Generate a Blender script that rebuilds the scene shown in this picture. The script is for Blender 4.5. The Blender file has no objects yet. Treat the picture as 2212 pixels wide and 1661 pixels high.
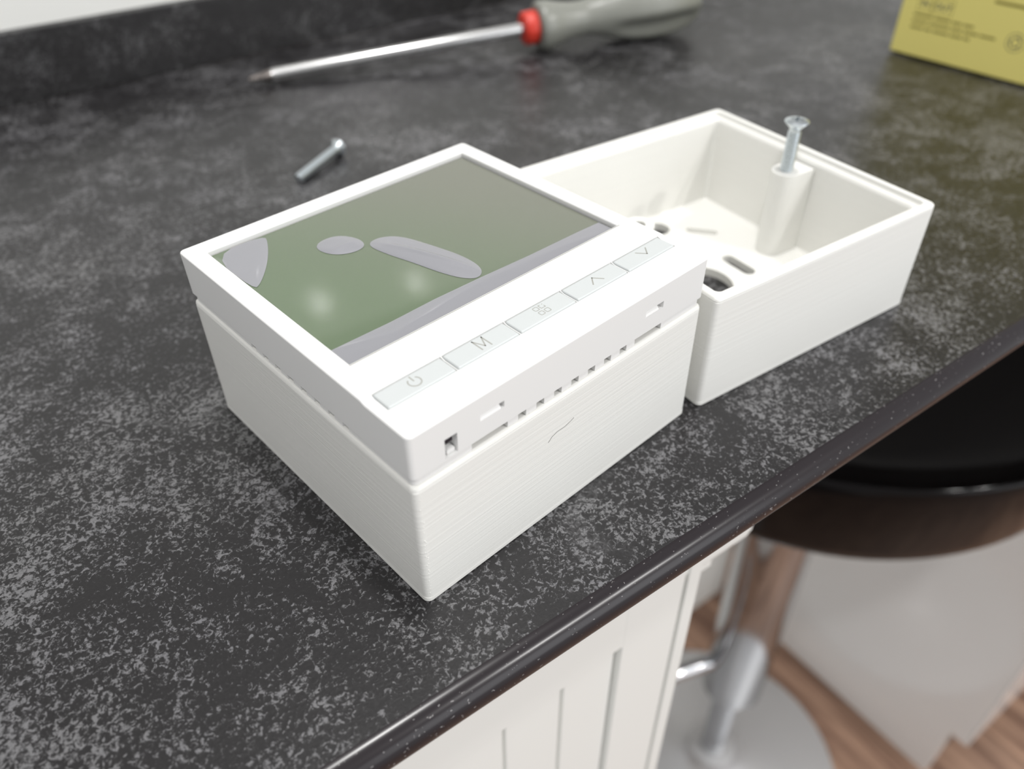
import bpy, bmesh, math, random
from mathutils import Vector, Matrix
random.seed(7)
S = 0.001                                   # everything below is written in millimetres
SC = bpy.context.scene
COL = SC.collection

# ------------------------------------------------------------------ camera, world, light, exposure
cam_d = bpy.data.cameras.new('camera')
cam_d.sensor_fit = 'HORIZONTAL'; cam_d.sensor_width = 36.0
cam_d.lens = 1752.4644 / 2212 * 36
cam_d.clip_start = 0.01; cam_d.clip_end = 50
cam_d.dof.use_dof = True; cam_d.dof.focus_distance = 0.174; cam_d.dof.aperture_fstop = 10.5
cam = bpy.data.objects.new('camera', cam_d); COL.objects.link(cam)
cam.location = (-97.5714 * S, -128.0256 * S, 143.1878 * S)
cam.rotation_euler = (0.8709, 0.0080, -0.7552)
SC.camera = cam

w = bpy.data.worlds.new('kitchen_ambient'); SC.world = w; w.use_nodes = True
bg = w.node_tree.nodes['Background']
bg.inputs[0].default_value = (0.985, 0.99, 1.0, 1); bg.inputs[1].default_value = 0.54

SC.view_settings.view_transform = 'Standard'; SC.view_settings.look = 'None'
SC.view_settings.gamma = 1; SC.view_settings.use_curve_mapping = False
SC.view_settings.exposure = 0.17

ANG = math.radians(-7.6)                    # the worktop's long edge against the boxes
U = Vector((math.cos(ANG), math.sin(ANG), 0)); V = Vector((-math.sin(ANG), math.cos(ANG), 0))
E0 = Vector((0.18, -66.7, 0))
def UV(u, v, z=0.0): return (E0 + U * u + V * v + Vector((0, 0, z)))

def area_light(name, loc, target, size, size_y, power, color=(1, 1, 1)):
    d = bpy.data.lights.new(name, 'AREA'); d.shape = 'RECTANGLE'; d.size = size * S; d.size_y = size_y * S
    d.energy = power; d.color = color
    o = bpy.data.objects.new(name, d); COL.objects.link(o)
    o.location = Vector(loc) * S
    o.rotation_euler = (Vector(target) - Vector(loc)).to_track_quat('-Z', 'Y').to_euler()
    return o
def downlight(name, u, v, power, r=45):
    p = UV(u, v, 1480)
    d = bpy.data.lights.new(name, 'AREA'); d.shape = 'DISK'; d.size = 2 * r * S; d.energy = power; d.color = (1.0, 0.985, 0.965)
    o = bpy.data.objects.new(name, d); COL.objects.link(o); o.location = p * S
area_light('window_light', UV(900, -2300, 500), (200, 0, -200), 1500, 1300, 14, (0.95, 0.975, 1.0))
downlight('ceiling_lamp', 130, 90, 8.8, 60)
downlight('ceiling_lamp', -620, -520, 6.5, 60)
downlight('ceiling_lamp', 690, -1380, 12.0, 26)
downlight('ceiling_lamp', 1015, -1300, 10.0, 26)

# ------------------------------------------------------------------ helpers
def link(o, parent=None):
    COL.objects.link(o)
    if parent: o.parent = parent
    return o
def tag(o, label=None, cat=None, group=None, kind=None):
    if label: o['label'] = label
    if cat: o['category'] = cat
    if group: o['group'] = group
    if kind: o['kind'] = kind
    return o
def thing(name, label, cat, loc=(0, 0, 0), rz=0.0, group=None):
    o = bpy.data.objects.new(name, None); o.empty_display_size = 0.02
    o.location = Vector(loc) * S; o.rotation_euler = (0, 0, rz)
    COL.objects.link(o); return tag(o, label, cat, group)
def setmats(me, mats):
    for m in (mats if isinstance(mats, (list, tuple)) else [mats]): me.materials.append(m)
def obj(name, bm, mats, parent=None, smooth=True, angle=35):
    bmesh.ops.recalc_face_normals(bm, faces=bm.faces[:])
    for v in bm.verts: v.co *= S
    me = bpy.data.meshes.new(name); bm.to_mesh(me); bm.free()
    setmats(me, mats)
    if smooth:
        for p in me.polygons: p.use_smooth = True
        me.set_sharp_from_angle(angle=math.radians(angle))
    return link(bpy.data.objects.new(name, me), parent)
def ring(hx, hy, r, z, n=5, cx=0, cy=0):
    out = []
    for k, (sx, sy) in enumerate(((1, 1), (-1, 1), (-1, -1), (1, -1))):
        for i in range(n + 1):
            a = math.pi / 2 * (k + i / n)
            out.append((cx + sx * (hx - r) + r * math.cos(a), cy + sy * (hy - r) + r * math.sin(a), z))
    return out
def loft(bm, loops, cap0=True, cap1=True, closed=True):
    rows = [[bm.verts.new(p) for p in L] for L in loops]
    n = len(rows[0]); fs = []
    for a, b in zip(rows, rows[1:]):
        for i in range(n if closed else n - 1):
            j = (i + 1) % n
            fs.append(bm.faces.new((a[i], a[j], b[j], b[i])))
    if cap0: fs.append(bm.faces.new(rows[0][::-1]))
    if cap1: fs.append(bm.faces.new(rows[-1]))
    return fs
def lathe(bm, prof, n=32, M=None, mod=None):
    """profile of (radius, height) about z"""
    M = M or Matrix(); rows = []
    for r, h in prof:
        if r < 1e-6: rows.append([bm.verts.new(M @ Vector((0, 0, h)))])
        else:
            rr = []
            for i in range(n):
                a = 2 * math.pi * i / n
                q = r * (mod(a, h) if mod else 1)
                rr.append(bm.verts.new(M @ Vector((q * math.cos(a), q * math.sin(a), h))))
            rows.append(rr)
    for a, b in zip(rows, rows[1:]):
        for i in range(n):
            j = (i + 1) % n
            if len(a) == 1 and len(b) == 1: continue
            if len(a) == 1: bm.faces.new((a[0], b[i], b[j]))
            elif len(b) == 1: bm.faces.new((a[i], a[j], b[0]))
            else: bm.faces.new((a[i], a[j], b[j], b[i]))
    if len(rows[0]) > 1: bm.faces.new(rows[0][::-1])
    if len(rows[-1]) > 1: bm.faces.new(rows[-1])
def box(bm, x0, x1, y0, y1, z0, z1, M=None):
    M = M or Matrix()
    v = [bm.verts.new(M @ Vector(p)) for p in ((x0, y0, z0), (x1, y0, z0), (x1, y1, z0), (x0, y1, z0), (x0, y0, z1), (x1, y0, z1), (x1, y1, z1), (x0, y1, z1))]
    return [bm.faces.new([v[i] for i in f]) for f in ((3, 2, 1, 0), (4, 5, 6, 7), (0, 1, 5, 4), (1, 2, 6, 5), (2, 3, 7, 6), (3, 0, 4, 7))]
def bbox(bm, x0, x1, y0, y1, z0, z1, b=0.5, seg=2, M=None):
    t = bmesh.new(); box(t, x0, x1, y0, y1, z0, z1)
    bmesh.ops.bevel(t, geom=t.edges[:], offset=b, segments=seg, affect='EDGES', profile=0.5)
    if M: t.transform(M)
    me = bpy.data.meshes.new('tmp'); t.to_mesh(me); t.free(); bm.from_mesh(me); bpy.data.meshes.remove(me)
def tube(bm, pts, r, n=8, caps=True):
    pts = [Vector(p) for p in pts]; rows = []
    up = Vector((0, 0, 1))
    for i, p in enumerate(pts):
        t = (pts[min(i + 1, len(pts) - 1)] - pts[max(i - 1, 0)]).normalized()
        s = t.cross(up)
        if s.length < 1e-4: s = t.cross(Vector((1, 0, 0)))
        s.normalize(); q = s.cross(t)
        rows.append([p + r * (math.cos(2 * math.pi * k / n) * s + math.sin(2 * math.pi * k / n) * q) for k in range(n)])
    loft(bm, rows, caps, caps)
def ribbon(bm, pts, wd, z0, z1, close=False):
    """flat printed stroke along a polyline in xy"""
    P = [Vector((p[0], p[1])) for p in pts]; n = len(P); L = []; R = []
    for i in range(n):
        if close: a, b = P[i - 1], P[(i + 1) % n]
        else: a, b = P[max(i - 1, 0)], P[min(i + 1, n - 1)]
        d1 = (P[i] - a); d2 = (b - P[i])
        d1 = d1.normalized() if d1.length > 1e-6 else d2.normalized()
        d2 = d2.normalized() if d2.length > 1e-6 else d1
        t = (d1 + d2); t = t.normalized() if t.length > 1e-6 else d1
        nrm = Vector((-t.y, t.x)); c = max(0.5, nrm.dot(Vector((-d1.y, d1.x))))
        o = nrm * (wd / 2 / c)
        if not close and i == 0: ext = -d2 * wd / 3
        elif not close and i == n - 1: ext = d1 * wd / 3
        else: ext = Vector((0, 0))
        L.append(P[i] + o + ext); R.append(P[i] - o + ext)
    rows = [[(l.x, l.y, z0), (l.x, l.y, z1), (r.x, r.y, z1), (r.x, r.y, z0)] for l, r in zip(L, R)]
    if close: rows.append(rows[0])
    loft(bm, rows, not close, not close)
def boolean(o, bm, op='DIFFERENCE'):
    for v in bm.verts: v.co *= S
    bmesh.ops.recalc_face_normals(bm, faces=bm.faces[:])
    me = bpy.data.meshes.new('cut'); bm.to_mesh(me); bm.free()
    c = bpy.data.objects.new('cut', me); COL.objects.link(c)
    c.matrix_world = o.matrix_world
    par, o.parent = o.parent, None
    m = o.modifiers.new('b', 'BOOLEAN'); m.operation = op; m.object = c; m.solver = 'EXACT'
    dg = bpy.context.evaluated_depsgraph_get(); dg.update()
    new = bpy.data.meshes.new_from_object(o.evaluated_get(dg))
    o.modifiers.clear(); old = o.data; nm = old.name; o.data = new
    bpy.data.meshes.remove(old); new.name = nm
    bpy.data.objects.remove(c); bpy.data.meshes.remove(me)
    o.parent = par
def finish(o, angle=35):
    for p in o.data.polygons: p.use_smooth = True
    o.data.set_sharp_from_angle(angle=math.radians(angle))
def bevelmod(o, width, seg=3, angle=40):
    m = o.modifiers.new('bevel', 'BEVEL'); m.width = width * S; m.segments = seg; m.limit_method = 'ANGLE'
    m.angle_limit = math.radians(angle); m.harden_normals = False; m.use_clamp_overlap = True
def copy_tree(o, parent=None):
    c = o.copy(); COL.objects.link(c); c.parent = parent
    for ch in o.children: copy_tree(ch, c)
    return c

# ------------------------------------------------------------------ materials
class NT:
    def __init__(s, name):
        s.m = bpy.data.materials.new(name); s.m.use_nodes = True; s.t = s.m.node_tree; s.n = s.t.nodes
        s.b = s.n['Principled BSDF']; s.out = s.n['Material Output']
    def new(s, typ, **kw):
        x = s.n.new(typ)
        for k, v in kw.items(): setattr(x, k, v)
        return x
    def l(s, a, b): s.t.links.new(a, b)
    def coords(s, scale=(1, 1, 1), rot=(0, 0, 0), out='Object'):
        tc = s.new('ShaderNodeTexCoord'); mp = s.new('ShaderNodeMapping')
        mp.inputs['Scale'].default_value = scale; mp.inputs['Rotation'].default_value = rot
        s.l(tc.outputs[out], mp.inputs['Vector']); return mp.outputs[0]
    def noise(s, vec, scale, detail=2.0, rough=0.5, dist=0.0):
        x = s.new('ShaderNodeTexNoise'); x.inputs['Scale'].default_value = scale; x.inputs['Detail'].default_value = detail
        x.inputs['Roughness'].default_value = rough; x.inputs['Distortion'].default_value = dist
        s.l(vec, x.inputs['Vector']); return x.outputs['Fac']
    def math(s, op, a, b=None, c=None, clamp=False):
        x = s.new('ShaderNodeMath', operation=op, use_clamp=clamp)
        for i, q in enumerate((a, b, c)):
            if q is None: continue
            if isinstance(q, (int, float)): x.inputs[i].default_value = q
            else: s.l(q, x.inputs[i])
        return x.outputs[0]
    def smooth(s, a, lo, hi):
        x = s.new('ShaderNodeMapRange', interpolation_type='SMOOTHSTEP')
        s.l(a, x.inputs[0]); x.inputs[1].default_value = lo; x.inputs[2].default_value = hi
        return x.outputs[0]
    def mix(s, fac, a, b):
        x = s.new('ShaderNodeMix', data_type='RGBA')
        if isinstance(fac, (int, float)): x.inputs[0].default_value = fac
        else: s.l(fac, x.inputs[0])
        for i, q in ((6, a), (7, b)):
            if isinstance(q, tuple): x.inputs[i].default_value = (*q, 1)
            else: s.l(q, x.inputs[i])
        return x.outputs[2]
    def bump(s, h, strength, dist):
        x = s.new('ShaderNodeBump'); x.inputs['Strength'].default_value = strength; x.inputs['Distance'].default_value = dist
        s.l(h, x.inputs['Height']); s.l(x.outputs[0], s.b.inputs['Normal'])
    def set(s, color=None, rough=None, metal=None, **kw):
        if color is not None: s.b.inputs['Base Color'].default_value = (*color, 1)
        if rough is not None: s.b.inputs['Roughness'].default_value = rough
        if metal is not None: s.b.inputs['Metallic'].default_value = metal
        for k, v in kw.items(): s.b.inputs[k].default_value = v
        return s
def plain(name, color, rough=0.5, metal=0.0, **kw): return NT(name).set(color, rough, metal, **kw).m

def stone(name, rot, gain=1.0, rgh=0.27):
    t = NT(name); v = t.coords(rot=rot)
    big = t.noise(v, 20, 3, 0.55, 0.4)
    mid = t.noise(v, 85, 2, 0.5, 0.6)
    dens = t.math('ADD', t.math('MULTIPLY', big, 0.5), t.math('MULTIPLY', mid, 0.5))
    fl = t.noise(v, 720, 4, 0.62, 0.9)
    fl2 = t.noise(v, 1700, 3, 0.6, 0.8)
    f = t.math('ADD', t.math('MULTIPLY', fl, 0.70), t.math('MULTIPLY', fl2, 0.30))
    f = t.math('ADD', f, t.math('MULTIPLY', t.math('SUBTRACT', dens, 0.5), 0.50))
    fleck = t.smooth(f, 0.505, 0.615)
    vein = t.math('ABSOLUTE', t.math('SUBTRACT', t.noise(v, 9, 3, 0.6, 1.0), 0.5))
    vein = t.math('MULTIPLY', t.math('SUBTRACT', 1.0, t.smooth(vein, 0.0, 0.02)), t.smooth(fl, 0.35, 0.6))
    vein = t.math('MULTIPLY', vein, t.smooth(big, 0.48, 0.62))
    fac = t.math('MAXIMUM', fleck, t.math('MULTIPLY', vein, 0.5))
    tint = t.mix(t.noise(v, 18, 1, 0.5), tuple(q * gain for q in (0.185, 0.181, 0.205)), tuple(q * gain for q in (0.192, 0.190, 0.176)))
    bright = t.mix(t.noise(v, 2600, 1, 0.5), tuple(q * gain for q in (0.10, 0.10, 0.106)), tint)
    base = t.mix(t.noise(v, 1500, 2, 0.6), (0.0052, 0.0047, 0.0056), (0.0165, 0.0152, 0.0160))
    t.l(t.mix(fac, base, bright), t.b.inputs['Base Color'])
    t.l(t.math('ADD', rgh, t.math('MULTIPLY', fl2, 0.16)), t.b.inputs['Roughness'])
    h = t.math('ADD', t.math('MULTIPLY', fl, 0.6), t.math('MULTIPLY', fac, 0.4))
    t.bump(h, 0.20, 0.0005)
    return t.m
M_stone = stone('charcoal_slate_laminate', (0, 0, -ANG))
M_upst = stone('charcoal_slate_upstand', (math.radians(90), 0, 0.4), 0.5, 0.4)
t = NT('worktop_edge'); v = t.coords((2, 3, 3))
sp = t.math('ADD', t.noise(v, 520, 2, 0.5), t.math('MULTIPLY', t.noise(v, 60, 1), 0.16))
t.l(t.mix(t.smooth(sp, 0.775, 0.80), (0.017, 0.0135, 0.0155), (0.22, 0.21, 0.21)), t.b.inputs['Base Color'])
t.set(rough=0.23, **{'Specular IOR Level': 0.35}); M_edge = t.m

def printed(name, col):
    t = NT(name); t.set(col, 0.42)
    v = t.coords((7, 7, 2000)); v2 = t.coords((18, 18, 5200))
    n = t.math('ADD', t.math('MULTIPLY', t.noise(v, 1, 3, 0.6), 0.7), t.math('MULTIPLY', t.noise(v2, 1, 2, 0.6), 0.3))
    t.bump(n, 0.45, 0.0003)
    n2 = t.noise(t.coords((12, 12, 900)), 1, 2, 0.5)
    t.l(t.mix(n2, tuple(c * 0.97 for c in col), col), t.b.inputs['Base Color'])
    return t.m
M_print = printed('white_printed_plastic', (0.83, 0.825, 0.79))
t = NT('white_moulded_plastic').set((0.80, 0.797, 0.785), 0.40)
t.bump(t.noise(t.coords(), 4200, 2, 0.5), 0.05, 0.0001); M_cover = t.m
M_button = plain('grey_white_button', (0.57, 0.595, 0.595), 0.40)
M_icon = plain('grey_print', (0.34, 0.34, 0.31), 0.6)
M_inner = plain('warm_inner_plastic', (0.70, 0.67, 0.62), 0.55)
M_dark = plain('dark_infill', (0.012, 0.011, 0.018), 0.4)  # dark fill, also stands in for shade in the thermostat's gaps
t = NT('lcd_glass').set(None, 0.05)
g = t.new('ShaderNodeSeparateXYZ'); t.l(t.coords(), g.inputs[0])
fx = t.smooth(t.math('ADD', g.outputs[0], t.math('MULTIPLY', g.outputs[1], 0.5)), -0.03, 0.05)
t.l(t.mix(fx, (0.092, 0.140, 0.066), (0.140, 0.147, 0.108)), t.b.inputs['Base Color']); M_lcd = t.m  # reflection painted in: paler and greyer towards the far right
t = NT('clear_film').set((0.36, 0.36, 0.39), 0.08)
t.b.inputs['Alpha'].default_value = 0.78; M_film = t.m
t = NT('film_sheet').set((0.8, 0.8, 0.8), 0.12); t.b.inputs['Alpha'].default_value = 0.035; M_sheet = t.m
M_zinc = plain('zinc_plated_steel', (0.66, 0.71, 0.74), 0.28, 1.0)
M_steel = plain('bright_steel', (0.62, 0.62, 0.62), 0.22, 1.0)
M_steel_d = plain('dark_steel_tip', (0.20, 0.18, 0.17), 0.35, 1.0)
M_red = plain('red_plastic', (0.62, 0.040, 0.022), 0.40)
M_grip = plain('grey_grip', (0.235, 0.24, 0.215), 0.33)
M_yellow = plain('yellow_card', (0.90, 0.80, 0.25), 0.5)
M_ink = plain('olive_print', (0.30, 0.25, 0.05), 0.6)
M_ink2 = plain('grey_ink', (0.10, 0.10, 0.09), 0.6)
M_white = plain('white_painted_wood', (0.80, 0.80, 0.77), 0.45)
M_gloss = plain('white_gloss_panel', (0.90, 0.895, 0.88), 0.13, 0.0, **{'Specular IOR Level': 0.85})
M_tile = plain('white_gloss_splashback', (0.85, 0.85, 0.82), 0.05)
M_wall = plain('grey_wall_paint', (0.30, 0.30, 0.295), 0.7)
M_chrome = plain('chrome', (0.48, 0.485, 0.50), 0.10, 1.0)
M_disc = plain('brushed_chrome_base', (0.60, 0.60, 0.605), 0.5, 0.8)
M_black = plain('black_gloss_plastic', (0.006, 0.005, 0.005), 0.12, 0.0, **{'Specular IOR Level': 0.12})
M_plinth = plain('dark_plinth', (0.05, 0.045, 0.042), 0.5)
t = NT('brown_laminate_floor')
tc = t.coords((9, 0.9, 9), (0, 0, -ANG)); oi = t.new('ShaderNodeObjectInfo')
addv = t.new('ShaderNodeVectorMath', operation='ADD'); t.l(tc, addv.inputs[0])
cmb = t.new('ShaderNodeCombineXYZ'); t.l(t.math('MULTIPLY', oi.outputs['Random'], 37.0), cmb.inputs[0]); t.l(cmb.outputs[0], addv.inputs[1])
gr = t.noise(addv.outputs[0], 6, 5, 0.6, 0.6)
c = t.mix(t.smooth(gr, 0.3, 0.7), (0.15, 0.074, 0.046), (0.50, 0.31, 0.21))
c = t.mix(t.math('MULTIPLY', oi.outputs['Random'], 0.35), c, (0.20, 0.125, 0.095))
t.l(c, t.b.inputs['Base Color']); t.set(rough=0.45); M_floor = t.m

# ------------------------------------------------------------------ setting: floor, wall
FZ = -900.0
def uvM(u=0, v=0, z=0): return Matrix.Translation(UV(u, v, z)) @ Matrix.Rotation(ANG, 4, 'Z')
bm = bmesh.new(); box(bm, -900, 2200, -900, 1300, FZ - 30, FZ - 10.5, uvM())
fl = obj('floor', bm, M_plinth); tag(fl, kind='structure')
bm = bmesh.new(); bbox(bm, -62, 62, -600, 600, -10, 0, 0.8, 1)
pm = None
pw, pl = 125.0, 1206.0
for i in range(-2, 14):
    for j in range(-1, 2):
        if pm is None:
            o = obj('plank', bm, M_floor, fl); pm = o.data
        else:
            o = link(bpy.data.objects.new('plank', pm), fl)
        off = (i * 437) % 1206
        o.location = UV(i * pw + 30, j * pl + off - 500, FZ) * S; o.rotation_euler = (0, 0, ANG)
bm = bmesh.new(); box(bm, -1400, 1500, 381, 480, -60, 1500, uvM())
tag(obj('wall_back', bm, M_wall), kind='structure')
bm = bmesh.new(); box(bm, -1400, 1500, 375, 380.9, 0.2, 290, uvM())
tag(obj('trim_1', bm, M_tile), kind='structure')

# ------------------------------------------------------------------ worktop and upstand
WT = 9.6
NR = 4.8
prof = [(368.4, 0), (0.0, 0)] + [(-NR * math.sin(a), -NR + NR * math.cos(a)) for a in [math.radians(q) for q in range(10, 181, 10)]] + [(368.4, -WT)]
bm = bmesh.new()
rows = [[(UV(u, v, z)) for v, z in prof] for u in (-420, 900)]
fs = loft(bm, rows, True, True)
bm.faces.ensure_lookup_table()
n = len(prof)
for i, f in enumerate(fs):
    if i != 0 : f.material_index = 1
wt = obj('worktop', bm, [M_stone, M_edge], None, True, 25)
tag(wt, 'charcoal slate-effect kitchen worktop with a dark glossy rounded front edge', 'worktop')
bm = bmesh.new(); bbox(bm, -420, 900, 368.5, 374.9, 0.0, 30.7, 0.6, 2, uvM())
tag(obj('upstand', bm, M_upst), 'low charcoal upstand strip along the back of the worktop against the white wall', 'upstand')

# ------------------------------------------------------------------ mounting boxes
BX = 42.95
def make_box(name, label, group):
    root = thing(name, label, 'electrical box', (0, 0, 0), 0, group)
    b = BX; bm = bmesh.new(); R = 1.5
    L = [ring(b - 0.25, b - 0.25, R, 0), ring(b + 0.05, b + 0.05, R, 0.3), ring(b + 0.05, b + 0.05, R, 1.25), ring(b - .05, b - .05, R, 1.45), ring(b, b, R, 1.8),
         ring(b, b, R, 32.9), ring(b - 0.14, b - 0.14, R, 33.15), ring(b - 0.02, b - 0.02, R, 33.4), ring(b - 0.12, b - 0.12, R, 33.9), ring(b - 0.45, b - 0.45, R, 34.25), ring(b - 0.95, b - 0.95, R, 34.4),
         ring(b - 2.0, b - 2.0, R, 34.4), ring(b - 2.3, b - 2.3, R, 34.25), ring(b - 2.4, b - 2.4, R, 33.0), ring(b - 3.3, b - 3.3, R, 32.8), ring(b - 4.0, b - 4.0, R, 32.2),
         ring(b - 4.3, b - 4.3, R, 31.2), ring(b - 5.0, b - 5.0, R, 3.4), ring(b - 5.6, b - 5.6, R, 2.8)]
    loft(bm, L)
    body = obj('box_shell', bm, M_print, root)
    def cyl(cx, cy, r, z0, z1, bmx, n=28):
        lathe(bmx, [(r, z0), (r, z1)], n, Matrix.Translation((cx, cy, 0)))
    def slot(cx, cy, ln, wd, ang, z0, z1, bmx):
        M = Matrix.Translation((cx, cy, 0)) @ Matrix.Rotation(ang, 4, 'Z')
        loft(bmx, [[M @ Vector(p) for p in ring(ln / 2, wd / 2, wd / 2 - .01, z, 6)] for z in (z0, z1)])
    cb = bmesh.new()
    cyl(-3.5, -3.0, 10.0, -2, 6, cb); cyl(8.5, 31, 4.2, -2, 6, cb); cyl(-16, 25, 6, -2, 6, cb)
    boolean(body, cb)
    cb = bmesh.new()
    slot(19.9, 21.0, 10.8, 3.0, math.radians(-47), 1.2, 6, cb); slot(14.4, -1.5, 13.0, 4.4, math.radians(90), -1, 6, cb)
    slot(-18, -20, 10.8, 3.0, math.radians(-47), 1.2, 6, cb)
    boolean(body, cb); finish(body)
    for s in (-1, 1):
        bm = bmesh.new(); cx = 30.15; r = 4.4; out = []
        for i in range(13):
            a = math.radians(90 + 180 * i / 12); out.append((s * (cx + r * math.cos(a)), r * math.sin(a)))
        out += [(s * 38.1, -r), (s * 38.1, r)]
        loft(bm, [[(x, y, z) for x, y in out] for z in (2.6, 30.7, 31.0)])
        lug = obj('screw_post', bm, M_print, root)
        cb = bmesh.new(); lathe(cb, [(1.6 if s > 0 else 1.9, 14), (1.6 if s > 0 else 1.9, 40)], 20, Matrix.Translation((s * cx, 0, 0)))
        boolean(lug, cb); finish(lug)
    return root, body
box1, shell1 = make_box('mounting_box', 'white printed mounting box underneath the thermostat', 'white printed mounting boxes')
# beads of the print seam down the front corner
bm = bmesh.new()
for k in range(46):
    z = 1.5 + 32 * k / 46 + random.uniform(-.3, .3)
    if random.random() < .25: continue
    a = math.radians(random.uniform(-113, -93))
    r = random.uniform(0.09, 0.2)
    M = Matrix.Translation((-BX + 1.5 + 1.46 * math.cos(a), -BX + 1.5 + 1.46 * math.sin(a), z)) @ Matrix.Diagonal((r, r, r * 1.3, 1))
    bmesh.ops.create_icosphere(bm, subdivisions=1, radius=1.0, matrix=M)
seam = obj('seam_beads', bm, M_print, box1); seam['kind'] = 'stuff'

box2 = copy_tree(box1)
for ch in list(box2.children):
    if ch.name.startswith('seam'): bpy.data.objects.remove(ch)
box2['label'] = 'open white printed mounting box standing empty beside the thermostat'
TH2 = -0.1651
u2 = Vector((math.cos(TH2), math.sin(TH2), 0)); v2 = Vector((-math.sin(TH2), math.cos(TH2), 0))
B2 = Vector((47.1846, -44.3003, 0)) + u2 * 42.72 + v2 * 42.94
box2.location = B2 * S; box2.rotation_euler = (0, 0, TH2); box2.scale = (0.995, 1.0, 0.992)

# ------------------------------------------------------------------ thermostat
th = thing('thermostat', 'white square thermostat with green-grey display and five grey buttons', 'thermostat', (0, 0, 34.45))
TZ = 34.45
z0, zf, zb = 36.55 - TZ, 47.08 - TZ, 47.5 - TZ
xs = [-43, -38.3, 38.3, 43]
ys = [-42.8] + [-30.7 + 0.35 * k for k in range(7)] + [-19.0, 37.8, 42.8]
def zy(y):
    q = min(1, max(0, (y + 30.5) / 1.7)); return zf + (zb - zf) * q * q * (3 - 2 * q)
bm = bmesh.new(); G = {}
for i, x in enumerate(xs):
    for j, y in enumerate(ys): G[i, j] = bm.verts.new((x, y, zy(y)))
nx, ny = len(xs), len(ys)
hole = lambda i, j: i == 1 and j == ny - 3
for i in range(nx - 1):
    for j in range(ny - 1):
        if not hole(i, j): bm.faces.new((G[i, j], G[i + 1, j], G[i + 1, j + 1], G[i, j + 1]))
bd = [e for e in bm.edges if len(e.link_faces) == 1]
outer = [e for e in bd if all(abs(abs(v.co.x) - 43) < .01 or abs(abs(v.co.y) - 42.8) < .01 for v in e.verts)]
inner = [e for e in bd if e not in outer]
for es, zz in ((outer, z0), (inner, 45.7 - TZ)):
    r = bmesh.ops.extrude_edge_only(bm, edges=es)
    nv = [v for v in r['geom'] if isinstance(v, bmesh.types.BMVert)]
    for v in nv:
        v.co.z = zz
        if zz == z0: v.co.x *= 0.998; v.co.y *= 0.998
    ne = [e for e in r['geom'] if isinstance(e, bmesh.types.BMEdge)]
    bmesh.ops.edgeloop_fill(bm, edges=ne)
vert = [e for e in bm.edges if abs(e.verts[0].co.z - e.verts[1].co.z) > 5 and all(abs(v.co.x) > 42 and abs(v.co.y) > 42 for v in e.verts)]
bmesh.ops.bevel(bm, geom=vert, offset=1.3, segments=4, affect='EDGES', profile=0.5)
bmesh.ops.recalc_face_normals(bm, faces=bm.faces[:])
def edge_ang(e): return len(e.link_faces) == 2 and e.calc_face_angle() > math.radians(40)
top = [e for e in bm.edges if edge_ang(e) and all(v.co.z > zf - .3 for v in e.verts)]
bmesh.ops.bevel(bm, geom=top, offset=0.42, segments=3, affect='EDGES', profile=0.5, clamp_overlap=True)
cover = obj('cover', bm, M_cover, th)
cb = bmesh.new()
box(cb, -26.5, -20.4, -44, -41.3, 40.9 - TZ, 42.45 - TZ)
box(cb, 21.3, 27.3, -44, -41.3, 40.8 - TZ, 42.5 - TZ)
box(cb, -35.1, -32.1, -44, -40.4, 37.0 - TZ, 41.8 - TZ)
for k in range(5): box(cb, -32.55 + 16.38 * k - 8.1, -32.55 + 16.38 * k + 8.1, -34.385, -29.115, 46.7 - TZ, 50 - TZ)
boolean(cover, cb); finish(cover)
bm = bmesh.new(); bbox(bm, -35.0, -32.7, -42.2, -40.3, 39.9 - TZ, 41.7 - TZ, .2, 1); obj('port_block', bm, M_dark, th)['label'] = 'dark block inside the square port'  # dark block filling the upper part of the port
bm = bmesh.new(); bbox(bm, -20.9, -20.42, -41.9, -41.2, 41.5 - TZ, 42.4 - TZ, .1, 1); obj('latch_gap_shade', bm, M_dark, th)  # dark block standing in for the shaded hole at the slot's end
bm = bmesh.new(); bbox(bm, -34.4, -32.4, -42.3, -40.6, 37.1 - TZ, 38.2 - TZ, .3, 2); obj('latch', bm, M_cover, th)
for xa, xb in ((21.35, 25.9), (-26.45, -21.2)):  # wedges added in both slots, sloped up to catch light as bright interiors
    bm = bmesh.new(); pf = [(-42.7, 40.85), (-42.62, 41.05), (-41.5, 42.35), (-41.32, 42.35), (-41.32, 40.85)]
    loft(bm, [[(x, y, z - TZ) for y, z in pf] for x in (xa, xb)]); obj('latch', bm, M_cover, th, False)

bm = bmesh.new(); loft(bm, [ring(42.4, 42.3, 1.5, z - TZ) for z in (34.47, 36.6)])
plate = obj('back_plate', bm, M_cover, th)
cb = bmesh.new()
zc0, zc1 = 34.9 - TZ, 36.0 - TZ
zc0, zc1 = 34.2 - TZ, 36.9 - TZ
for k in range(7): box(cb, -16.4 + 5.06 * k, -14.2 + 5.06 * k, -43, -38.6, zc0, zc1)
box(cb, 18.9, 28.0, -43, -38.6, zc0, zc1); box(cb, -28.5, -19.2, -43, -38.6, zc0, zc1)
for k in range(8): box(cb, -43, -38.6, -21.9 + 5.06 * k, -19.7 + 5.06 * k, zc0, zc1)
boolean(plate, cb); finish(plate)
bm = bmesh.new(); bbox(bm, -38.5, 38.5, -38.5, 38.5, 33.6 - TZ, 36.4 - TZ, .2, 1); obj('inner_tray', bm, M_inner, th)

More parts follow.
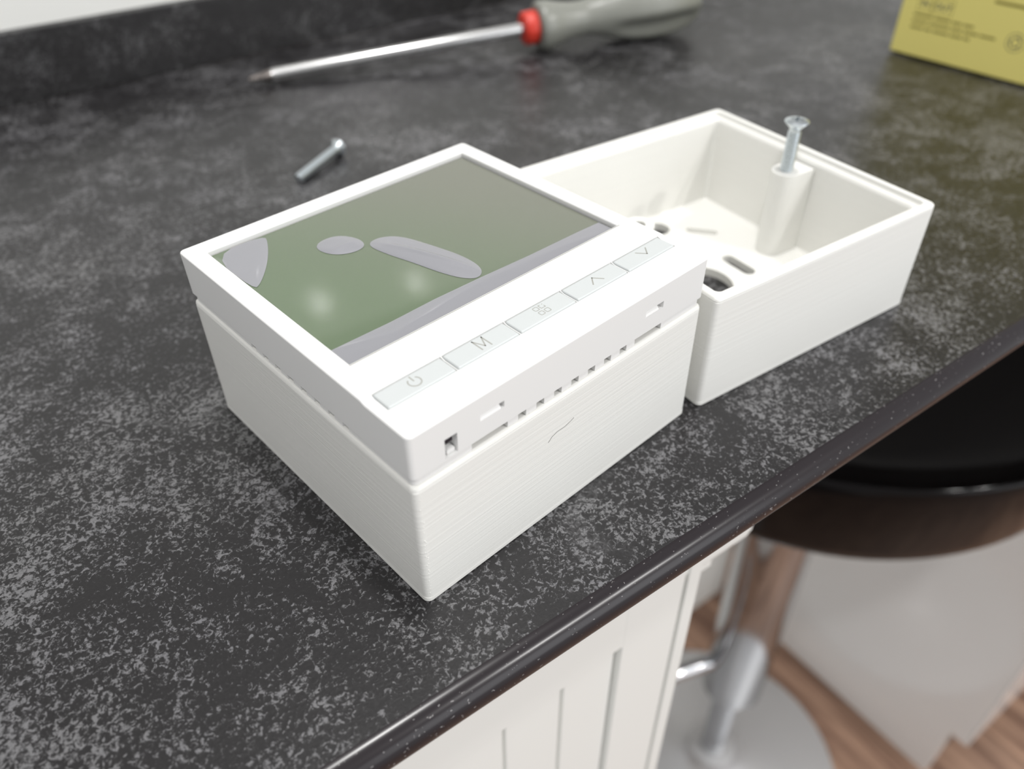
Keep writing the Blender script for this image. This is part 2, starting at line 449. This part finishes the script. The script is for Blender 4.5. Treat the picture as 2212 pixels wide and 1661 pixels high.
bm = bmesh.new(); bbox(bm, -38.2, 37.85, -18.9, 37.45, 45.9 - TZ, 46.3 - TZ, .05, 1)
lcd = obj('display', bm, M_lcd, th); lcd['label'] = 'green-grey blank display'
bm = bmesh.new(); bbox(bm, -38.28, 38.28, -18.98, 37.78, 45.72 - TZ, 46.05 - TZ, .05, 1); obj('display_gap_shade', bm, M_dark, th)  # dark sheet standing in for the shade in the gap round the display
# protective film lying on the display, with trapped air lifting it in places
bm = bmesh.new(); loft(bm, [ring(37.8, 28.0, .3, z - TZ, 3, -.1, 9.3) for z in (46.37, 46.42)])
film = obj('protective_film', bm, M_sheet, th); film['label'] = 'clear protective film with trapped air'
def blister(name, outline, hgt, steps=5, base=46.43, ridge=None):
    """outline polygon (x,y) -> low dome, with an optional crease running along it"""
    bm = bmesh.new(); cx = sum(p[0] for p in outline) / len(outline); cy = sum(p[1] for p in outline) / len(outline)
    rows = []
    for k in range(steps + 1):
        s = 1 - (k / steps) * 0.97; row = []
        for x, y in outline:
            X, Y = cx + (x - cx) * s, cy + (y - cy) * s
            h = hgt * (1 - s ** 2.4) ** 0.8
            if ridge:
                (ax_, ay_), (bx_, by_), amp, wid = ridge
                d = abs((X - ax_) * (by_ - ay_) - (Y - ay_) * (bx_ - ax_)) / math.hypot(bx_ - ax_, by_ - ay_)
                h += amp * math.exp(-(d / wid) ** 2) * (1 - s ** 2)
            row.append((X, Y, base - TZ + h))
        rows.append(row)
    loft(bm, rows, False, True)
    return obj(name, bm, M_film, film)
def smoothpoly(P, n=3):
    for _ in range(n):
        Q = []
        for i in range(len(P)):
            a, b = P[i], P[(i + 1) % len(P)]
            Q += [(a[0] * .75 + b[0] * .25, a[1] * .75 + b[1] * .25), (a[0] * .25 + b[0] * .75, a[1] * .25 + b[1] * .75)]
        P = Q
    return P
b1 = smoothpoly([(-18.9, 23.0), (-16.5, 25.6), (-11.6, 25.3), (-8.7, 20.5), (-9.4, 16.2), (-13.5, 15.6), (-17.6, 18.2)], 3)
b2 = smoothpoly([(-9.3, 16.4), (-5.4, 17.6), (-1.0, 14.6), (1.6, 6.4), (3.9, -3.0), (3.6, -10.0), (0.3, -12.6), (-2.6, -9.8), (-4.6, -4.2), (-6.3, 3.2), (-8.2, 9.6)], 3)
blister('air_bubble', b1, 0.55, 12, 46.43, ((-18, 19), (-10, 19.5), 0.22, 0.9)); blister('air_bubble', b2, 0.75, 14, 46.43, ((-5.5, 11.0), (2.0, -9.5), 0.5, 0.8))
band = [(-37.9, -18.6), (37.6, -18.6), (37.6, -14.0), (30, -13.6), (15, -13.2), (0, -12.4), (-12, -12.0), (-24, -12.2), (-37.9, -11.8)]
blister('air_band', band, 0.25, 3)
corner = smoothpoly([(-37.8, 37.3), (-24.0, 37.3), (-25.5, 33), (-30.0, 25.5), (-35.5, 19.0), (-37.8, 18.0)], 2)
blister('air_corner', corner, 0.25, 3)
bm = bmesh.new(); P = smoothpoly([(-37.4, 34.2), (-41.6, 34.2), (-42.0, 31.5), (-41.2, 29.3), (-37.4, 28.6)], 3)
loft(bm, [[(x, y, z - TZ) for x, y in P] for z in (47.56, 47.60)]); obj('pull_tab', bm, M_sheet, film)
# fine frame line in front of the display
bm = bmesh.new(); ribbon(bm, [(-38.6, -19.55), (38.6, -19.55)], 0.16, 47.4 - TZ, 47.565 - TZ); obj('bezel_line', bm, M_icon, th)

def zbut(y): return 47.50 - TZ
btns = []
for k in range(5):
    bx = -32.55 + 16.38 * k
    bm = bmesh.new(); H = 47.42 - TZ
    L = [ring(7.95, 2.62, .35, 46.6 - TZ, 4), ring(7.85, 2.5, .35, H - .28, 4), ring(7.72, 2.38, .35, H - .08, 4), ring(7.5, 2.2, .3, H, 4)]
    loft(bm, L)
    b = obj('button', bm, M_button, th); b.location = Vector((bx, -31.75, 0)) * S; btns.append(b)
zi0, zi1 = 47.38 - TZ, 47.44 - TZ
bm = bmesh.new()
ribbon(bm, [(1.32 * math.cos(a), 1.32 * math.sin(a)) for a in [math.radians(90 + 42 + 276 * i / 22) for i in range(23)]], .26, zi0, zi1)
ribbon(bm, [(0, 1.75), (0, 0.25)], .26, zi0, zi1); obj('power_symbol', bm, M_icon, btns[0]).location = (0, 0.1 * S, 0)
bm = bmesh.new()
MP = [(-1.22, -1.65), (-1.22, 1.65), (0, -1.1), (1.22, 1.65), (1.22, -1.65)]
for a_, b_ in zip(MP, MP[1:]): ribbon(bm, [a_, b_], .27, zi0, zi1)
obj('printed_letter', bm, M_icon, btns[1]).location = (.3 * S, 0.25 * S, 0)
bm = bmesh.new()
def rsq(cx, cy, h, r=.25): return [(p[0], p[1]) for p in ring(h, h, r, 0, 3, cx, cy)]
for cx, cy in ((-.82, .9), (-.82, -.85), (.85, -.85)): ribbon(bm, rsq(cx, cy, .58), .16, zi0, zi1, True)
ribbon(bm, [(.75, 1.45), (.27, 1.45), (.27, .35), (1.42, .35), (1.42, .85)], .16, zi0, zi1)
ribbon(bm, [(1.3, 1.42), (1.46, 1.42)], .17, zi0, zi1); obj('grid_symbol', bm, M_icon, btns[2]).location = (.45 * S, 0.25 * S, 0)
bm = bmesh.new(); ribbon(bm, [(-1.7, -1.0), (0, 1.0)], .3, zi0, zi1); ribbon(bm, [(0, 1.0), (1.7, -1.0)], .3, zi0, zi1); obj('up_chevron', bm, M_icon, btns[3]).location = (.3 * S, .2 * S, 0)
bm = bmesh.new(); ribbon(bm, [(-1.7, 1.0), (0, -1.0)], .3, zi0, zi1); ribbon(bm, [(0, -1.0), (1.7, 1.0)], .3, zi0, zi1); obj('down_chevron', bm, M_icon, btns[4]).location = (.4 * S, .35 * S, 0)

# a fine hair stuck on the front of the lower box
bm = bmesh.new()
hp = [(-8.3, 0, 23.4), (-7.24, 0, 24.38), (-5.66, 0, 24.88), (-3.4, 0, 24.85), (-2.28, 0, 25.15), (-0.56, 0, 25.7)]
tube(bm, [(x, -BX - 0.05, z) for x, y, z in hp], 0.035, 5)
tag(obj('hair', bm, M_ink2), 'thin stray hair stuck to the front face of the box under the thermostat', 'hair')

# ------------------------------------------------------------------ screws
def screw_parts(root, L=28.0, r=2.0, hr=3.7):
    bm = bmesh.new(); prof = [(0, 0), (r * .72, 0), (r * .95, .5)]
    z = .8; top = L - 3.6
    while z < top:
        prof += [(r * .86, z), (r, z + .22), (r, z + .36), (r * .86, z + .58)]; z += .7
    prof += [(r * .9, L - 3.0), (r * .9, L - 2.4)]
    lathe(bm, prof, 20); obj('shaft', bm, M_zinc, root)
    bm = bmesh.new(); lathe(bm, [(r * .9, L - 2.7), (r * 1.05, L - 2.2), (hr * .96, L - .75), (hr, L - .5), (hr * .97, L - .3), (hr * .72, L + .1), (hr * .35, L + .3), (0, L + .35)], 32)
    h = obj('head', bm, M_zinc, root)
    cb = bmesh.new(); box(cb, -1.9, 1.9, -.35, .35, L - 1.3, L + 2); boolean(h, cb)
    cb = bmesh.new(); box(cb, -.35, .35, -1.9, 1.9, L - 1.3, L + 2); boolean(h, cb); finish(h)
post = B2 + u2 * 29.98
sc1 = thing('screw', 'zinc machine screw standing upright in the open box, head up', 'screw', (post.x, post.y, 18.9), 0.4, 'zinc screws')
screw_parts(sc1)
sc2 = copy_tree(sc1); sc2['label'] = 'zinc screw lying flat on the worktop behind the thermostat'
a = Vector((41.6, 142.7, 1.9)); d = (Vector((67.0, 152.6, 3.6)) - a).normalized()
sc2.location = a * S; sc2.rotation_euler = d.to_track_quat('Z', 'Y').to_euler()

# ------------------------------------------------------------------ screwdriver
TIP = Vector((80.7, 249.6, 3.6)); COLR = Vector((214.5, 190.8, 12.25))
ax = (COLR - TIP).normalized(); LC = (COLR - TIP).length
sd = thing('screwdriver', 'cross-head screwdriver with grey grip and red collar lying at the back of the worktop', 'screwdriver', TIP)
sd.rotation_euler = ax.to_track_quat('Z', 'Y').to_euler()
bm = bmesh.new(); lathe(bm, [(3.0, 11), (3.2, 13), (3.2, LC + 4)], 24); obj('shaft', bm, M_steel, sd)
bm = bmesh.new()
lathe(bm, [(0, 0), (.7, .1), (1.5, 3.2), (2.2, 6.5), (2.9, 9.5), (3.02, 11.2)], 24, None, lambda a, h: 1 - (0.28 if h < 8 else 0.05) * abs(math.sin(2 * a)) ** 2)
obj('tip', bm, M_steel_d, sd)['label'] = 'dark cross-shaped tip'
bm = bmesh.new(); lathe(bm, [(3.2, LC - 5), (7.0, LC - 4.7), (8.3, LC - 3.8), (8.5, LC + 2.2), (8.2, LC + 3.2), (6, LC + 3.6)], 12)
bmesh.ops.bevel(bm, geom=[e for e in bm.edges], offset=.3, segments=1, affect='EDGES'); obj('collar', bm, M_red, sd)['label'] = 'red collar'
camdir = sd.rotation_euler.to_matrix().inverted() @ (Vector((-97.6, -128, 143.2)) - (TIP + ax * (LC + 75)))
A_CAM = math.atan2(camdir.y, camdir.x) + math.radians(60 - 12)
def flute(a, h):
    t = h - LC
    if t < 40: return 1.0
    q = min(1, (t - 40) / 14) * min(1, max(0, (100 - t) / 14))
    return 1 - 0.27 * q * max(0, math.cos(3 * (a - A_CAM))) ** 1.3
prof = [(5, 3), (10.6, 3.2), (11.9, 4.2), (12.2, 6.5), (11.8, 10), (10.2, 16), (8.9, 23), (8.7, 30), (9.9, 37), (12.6, 46), (14.9, 56), (16.0, 66), (16.0, 75), (15.2, 83), (13.6, 90), (10.8, 95), (6, 97.5), (0, 98)]
# resample smoothly
rs = []
for (r0, h0), (r1, h1) in zip(prof, prof[1:]):
    for k in range(3): q = k / 3; rs.append((r0 + (r1 - r0) * q, LC + h0 + (h1 - h0) * q))
rs.append((0, LC + 98))
bm = bmesh.new(); lathe(bm, rs, 60, None, flute); obj('handle', bm, M_grip, sd, True, 60)

# ------------------------------------------------------------------ yellow box
YA = math.atan2(-0.999, -0.045)
yb = thing('yellow_carton', 'yellow printed cardboard box at the right end of the worktop', 'box', (348.4, 57.5, 0), YA)
bm = bmesh.new(); bbox(bm, 0, 150, 0, 95, 0.9, 120, 0.9, 3)
obj('carton', bm, M_yellow, yb)
bm = bmesh.new(); bbox(bm, 3, 147, 3.5, 92, 0.02, 1.5, 0.2, 1); obj('bottom_flap', bm, M_yellow, yb)
def pr_bar(bm, d0, d1, z, h): box(bm, d0, d1, -0.06, 0.05, z - h / 2, z + h / 2)
bm = bmesh.new()
for z, words in ((20.6, (10, 8, 5, 5)), (17.7, (8, 10.5, 5.5, 7, 7.5)), (14.8, (6.5, 3.5, 8, 6, 3))):
    d = 7.6
    for wd in words: pr_bar(bm, d, d + wd, z, 1.1); d += wd + .9
pr_bar(bm, 44, 66, 33.5, 1.4)
obj('small_print', bm, M_ink, yb)
bm = bmesh.new()
for d0, d1 in ((8.3, 15.6), (16.0, 26.2)):
    for rect in ((d0, d1, 22.4, 22.7), (d0, d1, 29.8, 30.1), (d0, d0 + .3, 22.4, 30.1), (d1 - .3, d1, 22.4, 30.1)):
        box(bm, rect[0], rect[1], -.06, .05, rect[2], rect[3])
obj('tab_outline', bm, M_ink, yb)
def text(body, size, d, z, parent, mat, name):
    c = bpy.data.curves.new(name, 'FONT'); c.body = body; c.size = size * S; c.extrude = 0.00004; c.align_x = 'CENTER'
    c.offset = 0.00004
    c.materials.append(mat)
    tmp = bpy.data.objects.new(name, c); COL.objects.link(tmp)
    dg = bpy.context.evaluated_depsgraph_get(); me = bpy.data.meshes.new_from_object(tmp.evaluated_get(dg)); bpy.data.objects.remove(tmp)
    o = link(bpy.data.objects.new(name, me), parent); o.location = (d * S, -0.00005, z * S); o.rotation_euler = (math.pi / 2, 0, 0)
    return o
text('IN', 4.4, 11.9, 24.9, yb, M_ink2, 'printed_word'); text('OUT', 4.2, 21.1, 24.9, yb, M_ink2, 'printed_word')
bm = bmesh.new()
def vring(bm, cx, cz, r, wd, a0, a1, n=18):
    t_ = bmesh.new(); ribbon(t_, [(r * math.cos(a0 + (a1 - a0) * i / n), r * math.sin(a0 + (a1 - a0) * i / n)) for i in range(n + 1)], wd, -.05, .06)
    t_.transform(Matrix.Translation((cx, 0, cz)) @ Matrix.Rotation(math.pi / 2, 4, 'X'))
    me = bpy.data.meshes.new('t'); t_.to_mesh(me); t_.free(); bm.from_mesh(me); bpy.data.meshes.remove(me)
vring(bm, 59, 18.2, 4.1, .3, 0, 2 * math.pi, 28)
for k in range(3): vring(bm, 59, 18.2, 2.2, .75, math.radians(25 + 120 * k), math.radians(105 + 120 * k), 8)
obj('recycling_mark', bm, M_ink2, yb)

# ------------------------------------------------------------------ white base cabinet below the worktop
bc = thing('base_cabinet', 'white base cabinet with grooved shaker door under the front of the worktop', 'cabinet', UV(0, 20, FZ), ANG)
ZB = FZ
def cb_box(name, x0, x1, y0, y1, za, zb, mat, parent, b=.8, seg=2):
    bm = bmesh.new(); bbox(bm, x0, x1, y0, y1, za - ZB, zb - ZB, b, seg); return obj(name, bm, mat, parent)
cb_box('carcass', -420, 49.5, 6, 330, -880, -12, M_white, bc)
cb_box('end_stile', 44.0, 50.0, 0, 30, -890, -12, M_white, bc)
door = cb_box('door', -380, 40, 3.5, 6.2, -860, -14, M_white, bc); 
cb_box('stile', 18.0, 42.5, 0, 4, -860, -14, M_white, door)
cb_box('rail', -380, 19, 0.2, 4, -80, -14, M_white, door)
k = 0
while 18.0 - 21.6 * (k + 1) > -200:
    cb_box('board', 18.0 - 21.6 * (k + 1) + .7, 18.0 - 21.6 * k - .7, 2.2, 4, -858, -79, M_white, door, .7, 2); k += 1
cb_box('support_rail', 40, 76, 0.5, 22, -68, -12, M_white, bc, 5, 4)
cb_box('support_rail', 49, 68, 9, 22, -87, -60, M_white, bc, 1, 2)

# ------------------------------------------------------------------ gloss cabinet across the aisle
gc = thing('gloss_cabinet', 'white gloss kitchen cabinet standing on the wood floor behind the bar stool', 'cabinet', UV(0, 0, FZ), ANG)
cb_box('end_panel', 603, 621, -9, 345, -800, -30, M_gloss, gc, 1, 2)
cb_box('end_panel_foot', 603.05, 621, 9, 345, -899.5, -799.5, M_gloss, gc, .3, 1)
cb_box('door', 604, 1000, -11.5, -9.2, -800, -40, M_gloss, gc, 1, 2)
cb_box('carcass', 621.5, 1000, -9, 320, -800, -30, M_white, gc, 1, 1)
cb_box('plinth', 621.5, 1000, 12, 26, -899.5, -800, M_plinth, gc, 1, 1)
bk = thing('far_cabinet', 'white panel standing on the floor in shade beyond the stool', 'cabinet', UV(450, 352, FZ), ANG)
cb_box('panel', -150, 150, 0, 18, -899.5, -330, M_white, bk, 1, 1)

# ------------------------------------------------------------------ bar stool
st = thing('bar_stool', 'black gloss bar stool with chrome column tucked below the worktop edge', 'stool', UV(388, 178, FZ), ANG)
def lz(z): return z - FZ
bm = bmesh.new()
lathe(bm, [(0, lz(-226)), (60, lz(-225)), (120, lz(-218)), (155, lz(-206)), (172, lz(-194)), (179, lz(-186)), (182.5, lz(-182)), (184, lz(-181.2)), (185.3, lz(-182)), (186, lz(-184)), (185.6, lz(-193)), (183.5, lz(-213)), (180.5, lz(-230)), (178, lz(-243)), (176.5, lz(-250)), (174, lz(-254.5)),
           (170, lz(-256.5)), (165, lz(-257)), (163.5, lz(-259)), (162, lz(-264)), (154, lz(-269)), (110, lz(-275)), (40, lz(-278)), (0, lz(-278))], 96, None, lambda a, h: 0.986 + 0.085 * math.cos(a) ** 2)
obj('seat', bm, M_black, st, True, 50)
bm = bmesh.new(); lathe(bm, [(75, lz(-276)), (75, lz(-284)), (45, lz(-290)), (30, lz(-310))], 36); obj('swivel_plate', bm, M_black, st)
bm = bmesh.new(); lathe(bm, [(32, lz(-705)), (33, lz(-703)), (33, lz(-300)), (32, lz(-290))], 36); obj('column', bm, M_chrome, st)
bm = bmesh.new(); lathe(bm, [(15, lz(-862)), (15, lz(-704))], 30); obj('lower_tube', bm, M_chrome, st)
bm = bmesh.new(); lathe(bm, [(158, lz(-899.5)), (160, lz(-897)), (158, lz(-894)), (140, lz(-890)), (100, lz(-884)), (60, lz(-878)), (38, lz(-870)), (30, lz(-862)), (27, lz(-848)), (18, lz(-846))], 64); obj('base', bm, M_disc, st)
bm = bmesh.new()
pts = [(-28, 14, 0), (-60, 23, 0), (-95, 33, 0), (-120, 47, 0), (-132, 70, 0), (-128, 95, 0)]
tube(bm, [(x, y, lz(-650)) for x, y, z in pts], 9.5, 14); obj('footrest', bm, M_chrome, st)

# ------------------------------------------------------------------ flat faces keep flat normals beside their rounded edges
ROUND = ('seat', 'handle', 'shaft', 'tip', 'collar', 'head', 'column', 'lower_tube', 'base', 'footrest', 'swivel_plate', 'hair', 'air_bubble', 'air_band', 'air_corner', 'seam_beads')
for o in SC.objects:
    if o.type == 'MESH' and o.name.split('.')[0] not in ROUND:
        m = o.modifiers.new('weighted_normal', 'WEIGHTED_NORMAL'); m.keep_sharp = True; m.weight = 80
